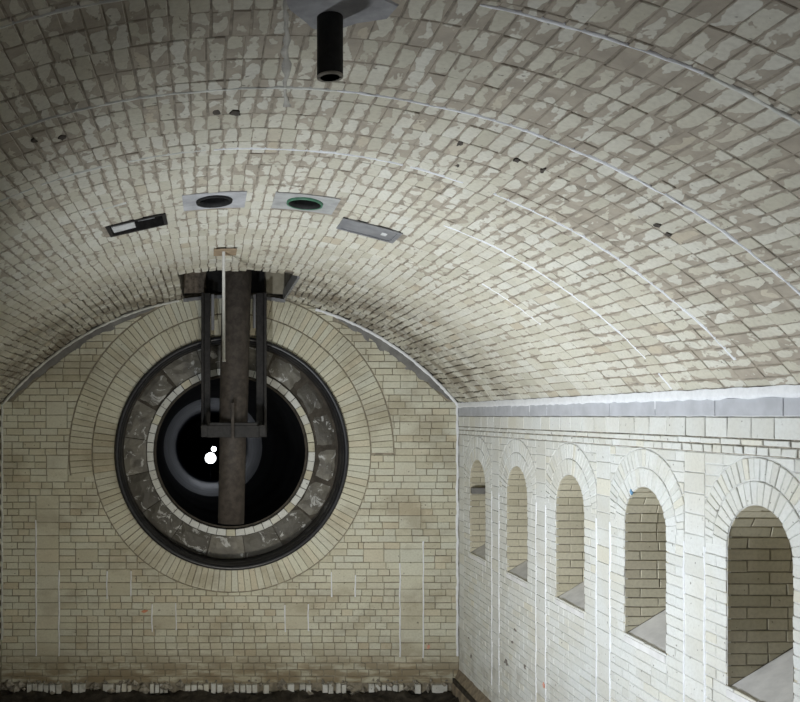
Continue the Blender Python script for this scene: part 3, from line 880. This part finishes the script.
# lamps far down the tunnel
def lamp(x, y, Y, r, pw, label):
    e = bpy.data.objects.new('work_lamp', None); SC.collection.objects.link(e); c = at(x, y, Y); e.location = c
    tag(e, label, 'lamp')
    def add(mb, name, mat): o = mb.build(name, mat, e); o.location = -c; return o
    mb = MB(); mb.sweep([c+Vector((0, -.03, 0)), c+Vector((0, .02, 0)), c+Vector((0, .1, 0)), c+Vector((0, .14, 0))], [r*1.15, r*1.2, r*.9, r*.3], 20); add(mb, 'housing', M_BLACK)
    mb = MB(); mb.sweep([c+Vector((0, -.034, 0)), c+Vector((0, -.05, 0)), c+Vector((0, -.06, 0))], [r, r*.95, r*.6], 20); add(mb, 'lens', M_LAMP)
    mb = MB(); mb.sweep([c+Vector((0, .06, -r*.9)), c+Vector((0, .06, -.62))], [.015, .015], 8); add(mb, 'stand', M_BLACK)
    l = bpy.data.lights.new('lamp_light', 'POINT'); l.energy = pw; l.color = (.50, .68, 1); l.shadow_soft_size = r
    o = bpy.data.objects.new('lamp_light', l); SC.collection.objects.link(o); o.location = c+Vector((0, -.35, 0))
lamp(210.5, 458, 26, .17, 1.1, 'larger round white lamp glowing deep in the tunnel')
lamp(213.8, 449, 27, .085, 0.2, 'smaller white lamp glowing just above the larger tunnel lamp')

# ---------------------------------------------------------------- pipe, its cradle and the fittings
YP = .955*D
pt, pb = at(239.2, 171, YP), at(231, 523, YP)
pipe = bpy.data.objects.new('standpipe', None); SC.collection.objects.link(pipe); pipe.location = pb
tag(pipe, 'thick dark brown vertical pipe hanging from the slot in the vault', 'pipe')
mb = MB(); rp = 14.2*YP/FPX
mid = pt.lerp(pb, .725)
mb.sweep([pt, mid], [rp*1.05, rp], 32, cap=False); o = mb.build('upper_pipe', M_PIPE, pipe); o.location = -pb
mb = MB(); mb.sweep([mid+(pt-pb).normalized()*.02, mid, pb, pb+(pt-pb).normalized()*.03], [rp*.97, rp*.94, rp*.93, rp*.85], 32, cap=False)
mb.sweep([pb+(pt-pb).normalized()*.03, pb+(pt-pb).normalized()*.04], [rp*.86, rp*.2], 32)
o = mb.build('lower_pipe', M_PIPE, pipe); o.location = -pb
mb = MB(); mb.sweep([mid+Vector((0, 0, .05)), mid+Vector((0, 0, .045)), mid-Vector((0, 0, .03)), mid-Vector((0, 0, .035))], [rp, rp*1.07, rp*1.07, rp], 32); o = mb.build('collar', M_PIPE, pipe); o.location = -pb
# cradle of two posts and a cross bar
YF = .975*D; s_ = YF/FPX
org = at(233, 437, YF)
frame = bpy.data.objects.new('pipe_cradle', None); SC.collection.objects.link(frame); frame.location = org
tag(frame, 'dark steel frame of two posts and a cross bar holding the pipe', 'frame')
def fbox(x0, x1, y0, y1, Ya, Yb, name, mat, ref=YF, bev=.006):
    a = at(x0, y0, ref); b = at(x1, y1, ref); mb = MB(); mb.box(a.x, b.x, Ya, Yb, b.z, a.z, bev); o = mb.build(name, mat, frame); o.location = -org; return o
fbox(201.2, 204.0, 293, 437, YF-.07, YF+.07, 'post_flange', M_STEEL); fbox(204, 210.5, 293, 437, YF-.02, YF+.05, 'post', M_STEEL)
fbox(263.6, 266.4, 293, 437, YF-.07, YF+.07, 'post_flange', M_STEEL); fbox(256.2, 263.6, 293, 437, YF-.02, YF+.05, 'post', M_STEEL)
g = fbox(211.2, 214.4, 294, 330, YF, YF+.05, 'guide', M_GALV); g['label'] = 'short grey guide strip beside the post'
g = fbox(252.8, 255.8, 294, 328, YF, YF+.05, 'guide', M_GALV); g['label'] = 'short grey guide strip beside the post'
YB = YP-rp-.07
fbox(207, 259, 425.5, 437.5, YB-.02, YB+.03, 'cross_bar', M_STEEL, YB); fbox(209.5, 257, 422.5, 425.5, YB-.02, YB+.12, 'bar_flange', M_STEEL, YB)
for a, b in ((201, 207.5), (259, 265.5)): fbox(a, b, 425, 437, YB-.02, YF+.03, 'side_arm', M_STEEL, YB)
g = fbox(231, 234, 403, 439.5, YB-.08, YB+.03, 'centre_fin', M_PIPE, YB, .003)

# thin pale rod in front of the slot
YR = .735*D; a = at(223.6, 249, YR); b = at(223.8, 361.5, YR)
mb = MB(); rr = 1.55*YR/FPX
z0 = VCZ+math.sqrt(VR**2-(a.x-VCX)**2)
mb.sweep([Vector((a.x, YR, z0+.02)), b+Vector((0, 0, .02)), b+Vector((0, 0, .02)), b], [rr, rr, rr*1.25, rr*1.25], 14)
rod = tag(mb.build('thin_pipe', M_ROD), 'thin pale pipe hanging from the vault in front of the thick brown pipe', 'pipe')
u_ = u_of_x(a.x)
mb = MB(); mb.grid([u_-.10, u_-.03, u_+.04, u_+.13], [8.30, 8.48, 8.66], lambda u, y: vmap(u, y, .012+random.uniform(0, .004)))
o = mb.build('brown_patch', plain('brown_mortar', (.30, .225, .15), .2, 14), ceiling)
# stub hanging from the crown near the camera
YK = .303*D; a = at(330, 14, YK); b = at(330, 77, YK); rs = 13*YK/FPX
z1 = VCZ+math.sqrt(VR**2-(a.x-VCX)**2)
e = bpy.data.objects.new('pipe_stub', None); SC.collection.objects.link(e); e.location = (a.x, YK, z1)
tag(e, 'short black pipe stub sticking straight down from the vault crown', 'pipe')
mb = MB(); mb.sweep([Vector((a.x, YK, z1+.02)), Vector((a.x, YK, b.z+.012)), Vector((a.x, YK, b.z)), Vector((a.x, YK, b.z)), Vector((a.x, YK, b.z+.07))], [rs, rs, rs*.97, rs*.78, rs*.75], 32, cap=False)
mb.sweep([Vector((a.x, YK, b.z+.06)), Vector((a.x, YK, b.z+.065))], [rs*.76, rs*.1], 24)
o = mb.build('barrel', M_BLACK, e); o.location = -e.location
mb = MB(); mb.sweep([Vector((a.x, YK, b.z+.004)), Vector((a.x, YK, b.z-.003)), Vector((a.x, YK, b.z-.003)), Vector((a.x, YK, b.z+.02))], [rs*1.01, rs, rs*.74, rs*.72], 32, cap=False)
o = mb.build('rim', M_LUMP, e); o.location = -e.location
def vpatch(cu, cy, pts, name='cement_patch', mat=None, h=.009):
    mb = MB(); c = mb.vert(vmap(cu, cy, h+.002), (cu, cy)); ids = []; low = []
    for du, dy in pts: ids.append(mb.vert(vmap(cu+du, cy+dy, h), (cu+du, cy+dy))); low.append(mb.vert(vmap(cu+du*1.04, cy+dy*1.04, -.004), (cu+du, cy+dy)))
    for i in range(len(ids)):
        j = (i+1) % len(ids); mb.face((c, ids[i], ids[j])); mb.face((ids[i], low[i], low[j], ids[j]))
    return mb.build(name, mat or plain('stub_cement', (.33, .33, .34), .25, 6), ceiling)
uk = u_of_x(a.x)
o = vpatch(uk, YK, [(-.17, -.05), (-.20, -.16), (-.05, -.22), (.14, -.2), (.25, -.13), (.23, -.02), (.12, .04), (.06, .10), (0, .13), (-.06, .11), (-.09, .06)]); o['label'] = 'grey cement patch around the black stub'

# the two round vents and the two square covers in the vault
def on_vault(name, label, cat, group, i):
    cu, cy, hu, hy = VENTS[i]; c = vmap(cu, cy, 0)
    e = bpy.data.objects.new(name, None); SC.collection.objects.link(e); e.location = c
    tag(e, label, cat, None, group); return e, cu, cy, hu, hy, c
for i, lab, rimm in ((0, 'round black vent hole in a pale cement square, left of the crown', M_BLACK), (1, 'round vent hole with a green lip in a pale cement square, right of the crown', M_GREEN)):
    e, cu, cy, hu, hy, c = on_vault('round_vent', lab, 'vent', 'round vents in the vault', i)
    mb = MB(); n = 48; rh = .135 ; inn = []; out = []; lowr = []
    for k in range(n):
        a = 2*PI*k/n; co, si = math.cos(a), math.sin(a); m = 1/max(abs(co), abs(si))
        inn.append(mb.vert(vmap(cu+rh*co, cy+rh*1.12*si, .003), (co, si))); out.append(mb.vert(vmap(cu+hu*co*m, cy+hy*si*m, .006), (co, si)))
        lowr.append(mb.vert(vmap(cu+hu*co*m, cy+hy*si*m, -.02), (co, si)))
    for k in range(n):
        j = (k+1) % n; mb.face((inn[k], inn[j], out[j], out[k])); mb.face((out[k], out[j], lowr[j], lowr[k]))
    o = mb.build('surround', plain('patched_cement', (.34, .34, .33) if i else (.38, .38, .39), .2, 7), e); o.location = -c
    mb = MB(); pv = None
    for rr_, h_ in ((1.0, -.01), (1.0, .016), (.9, .018), (.88, -.02), (.88, -.5)):
        ring = [mb.vert(vmap(cu+rh*rr_*math.cos(2*PI*k/n), cy+rh*1.12*rr_*math.sin(2*PI*k/n), h_)) for k in range(n)]
        if pv:
            for k in range(n): mb.face((pv[k], pv[(k+1) % n], ring[(k+1) % n], ring[k]), True)
        pv = ring
    mb.face(pv); o = mb.build('duct', M_BLACK, e); o.location = -c
    mb = MB(); pv = None
    for rr_, h_ in ((1.03, .003), (1.02, .02), (.93, .02), (.9, -.02)):
        ring = [mb.vert(vmap(cu+rh*rr_*math.cos(2*PI*k/n), cy+rh*1.12*rr_*math.sin(2*PI*k/n), h_)) for k in range(n)]
        if pv:
            for k in range(n): mb.face((pv[k], pv[(k+1) % n], ring[(k+1) % n], ring[k]), True)
        pv = ring
    o = mb.build('lip', rimm, e); o.location = -c
def vbox(mb, u0, u1, y0, y1, h0, h1):
    ids = [mb.vert(vmap(u, y, h), (u, y)) for u in (u0, u1) for y in (y0, y1) for h in (h0, h1)]
    for q in ((0, 1, 3, 2), (4, 6, 7, 5), (0, 4, 5, 1), (2, 3, 7, 6), (0, 2, 6, 4), (1, 5, 7, 3)): mb.face([ids[k] for k in q])
e, cu, cy, hu, hy, c = on_vault('hatch', 'dark square hatch in the vault, half blocked by a white slab', 'hatch', None, 2)
mb = MB(); vbox(mb, cu-hu, cu+hu, cy-hy, cy+hy, -.14, -.12); o = mb.build('recess', M_BLACK, e); o.location = -c
mb = MB()
for a0, a1, b0, b1 in ((-hu, hu, -hy, -hy+.03), (-hu, hu, hy-.03, hy), (-hu, -hu+.03, -hy, hy), (hu-.03, hu, -hy, hy)): vbox(mb, cu+a0, cu+a1, cy+b0, cy+b1, -.13, .004)
o = mb.build('frame', M_STEEL, e); o.location = -c
mb = MB(); vbox(mb, cu-hu+.04, cu-.02, cy-.06, cy+.13, -.10, -.01); o = mb.build('slab', M_WHITEP, e); o.location = -c; o['label'] = 'white slab blocking half the hatch'
mb = MB(); vbox(mb, cu+.01, cu+.15, cy-.02, cy+.03, -.09, -.03); vbox(mb, cu+.04, cu+.12, cy+.05, cy+.08, -.09, -.04); o = mb.build('bracket', M_GALV, e); o.location = -c
e, cu, cy, hu, hy, c = on_vault('cover_plate', 'grey metal cover plate set square into the vault, right of the vents', 'plate', None, 3)
mb = MB(); vbox(mb, cu-hu, cu+hu, cy-hy, cy+hy, -.03, .0); o = mb.build('plate', M_GALV, e); o.location = -c
mb = MB()
for a0, a1, b0, b1 in ((-hu, hu, -hy, -hy+.035), (-hu, hu, hy-.035, hy), (-hu, -hu+.035, -hy, hy), (hu-.035, hu, -hy, hy)): vbox(mb, cu+a0, cu+a1, cy+b0, cy+b1, -.02, .008)
o = mb.build('frame', M_GALV, e); o.location = -c
mb = MB(); vbox(mb, cu+.08, cu+.15, cy-.04, cy+.05, -.01, .006); o = mb.build('knob', M_WHITEP, e); o.location = -c; o['label'] = 'small pale boss on the plate'
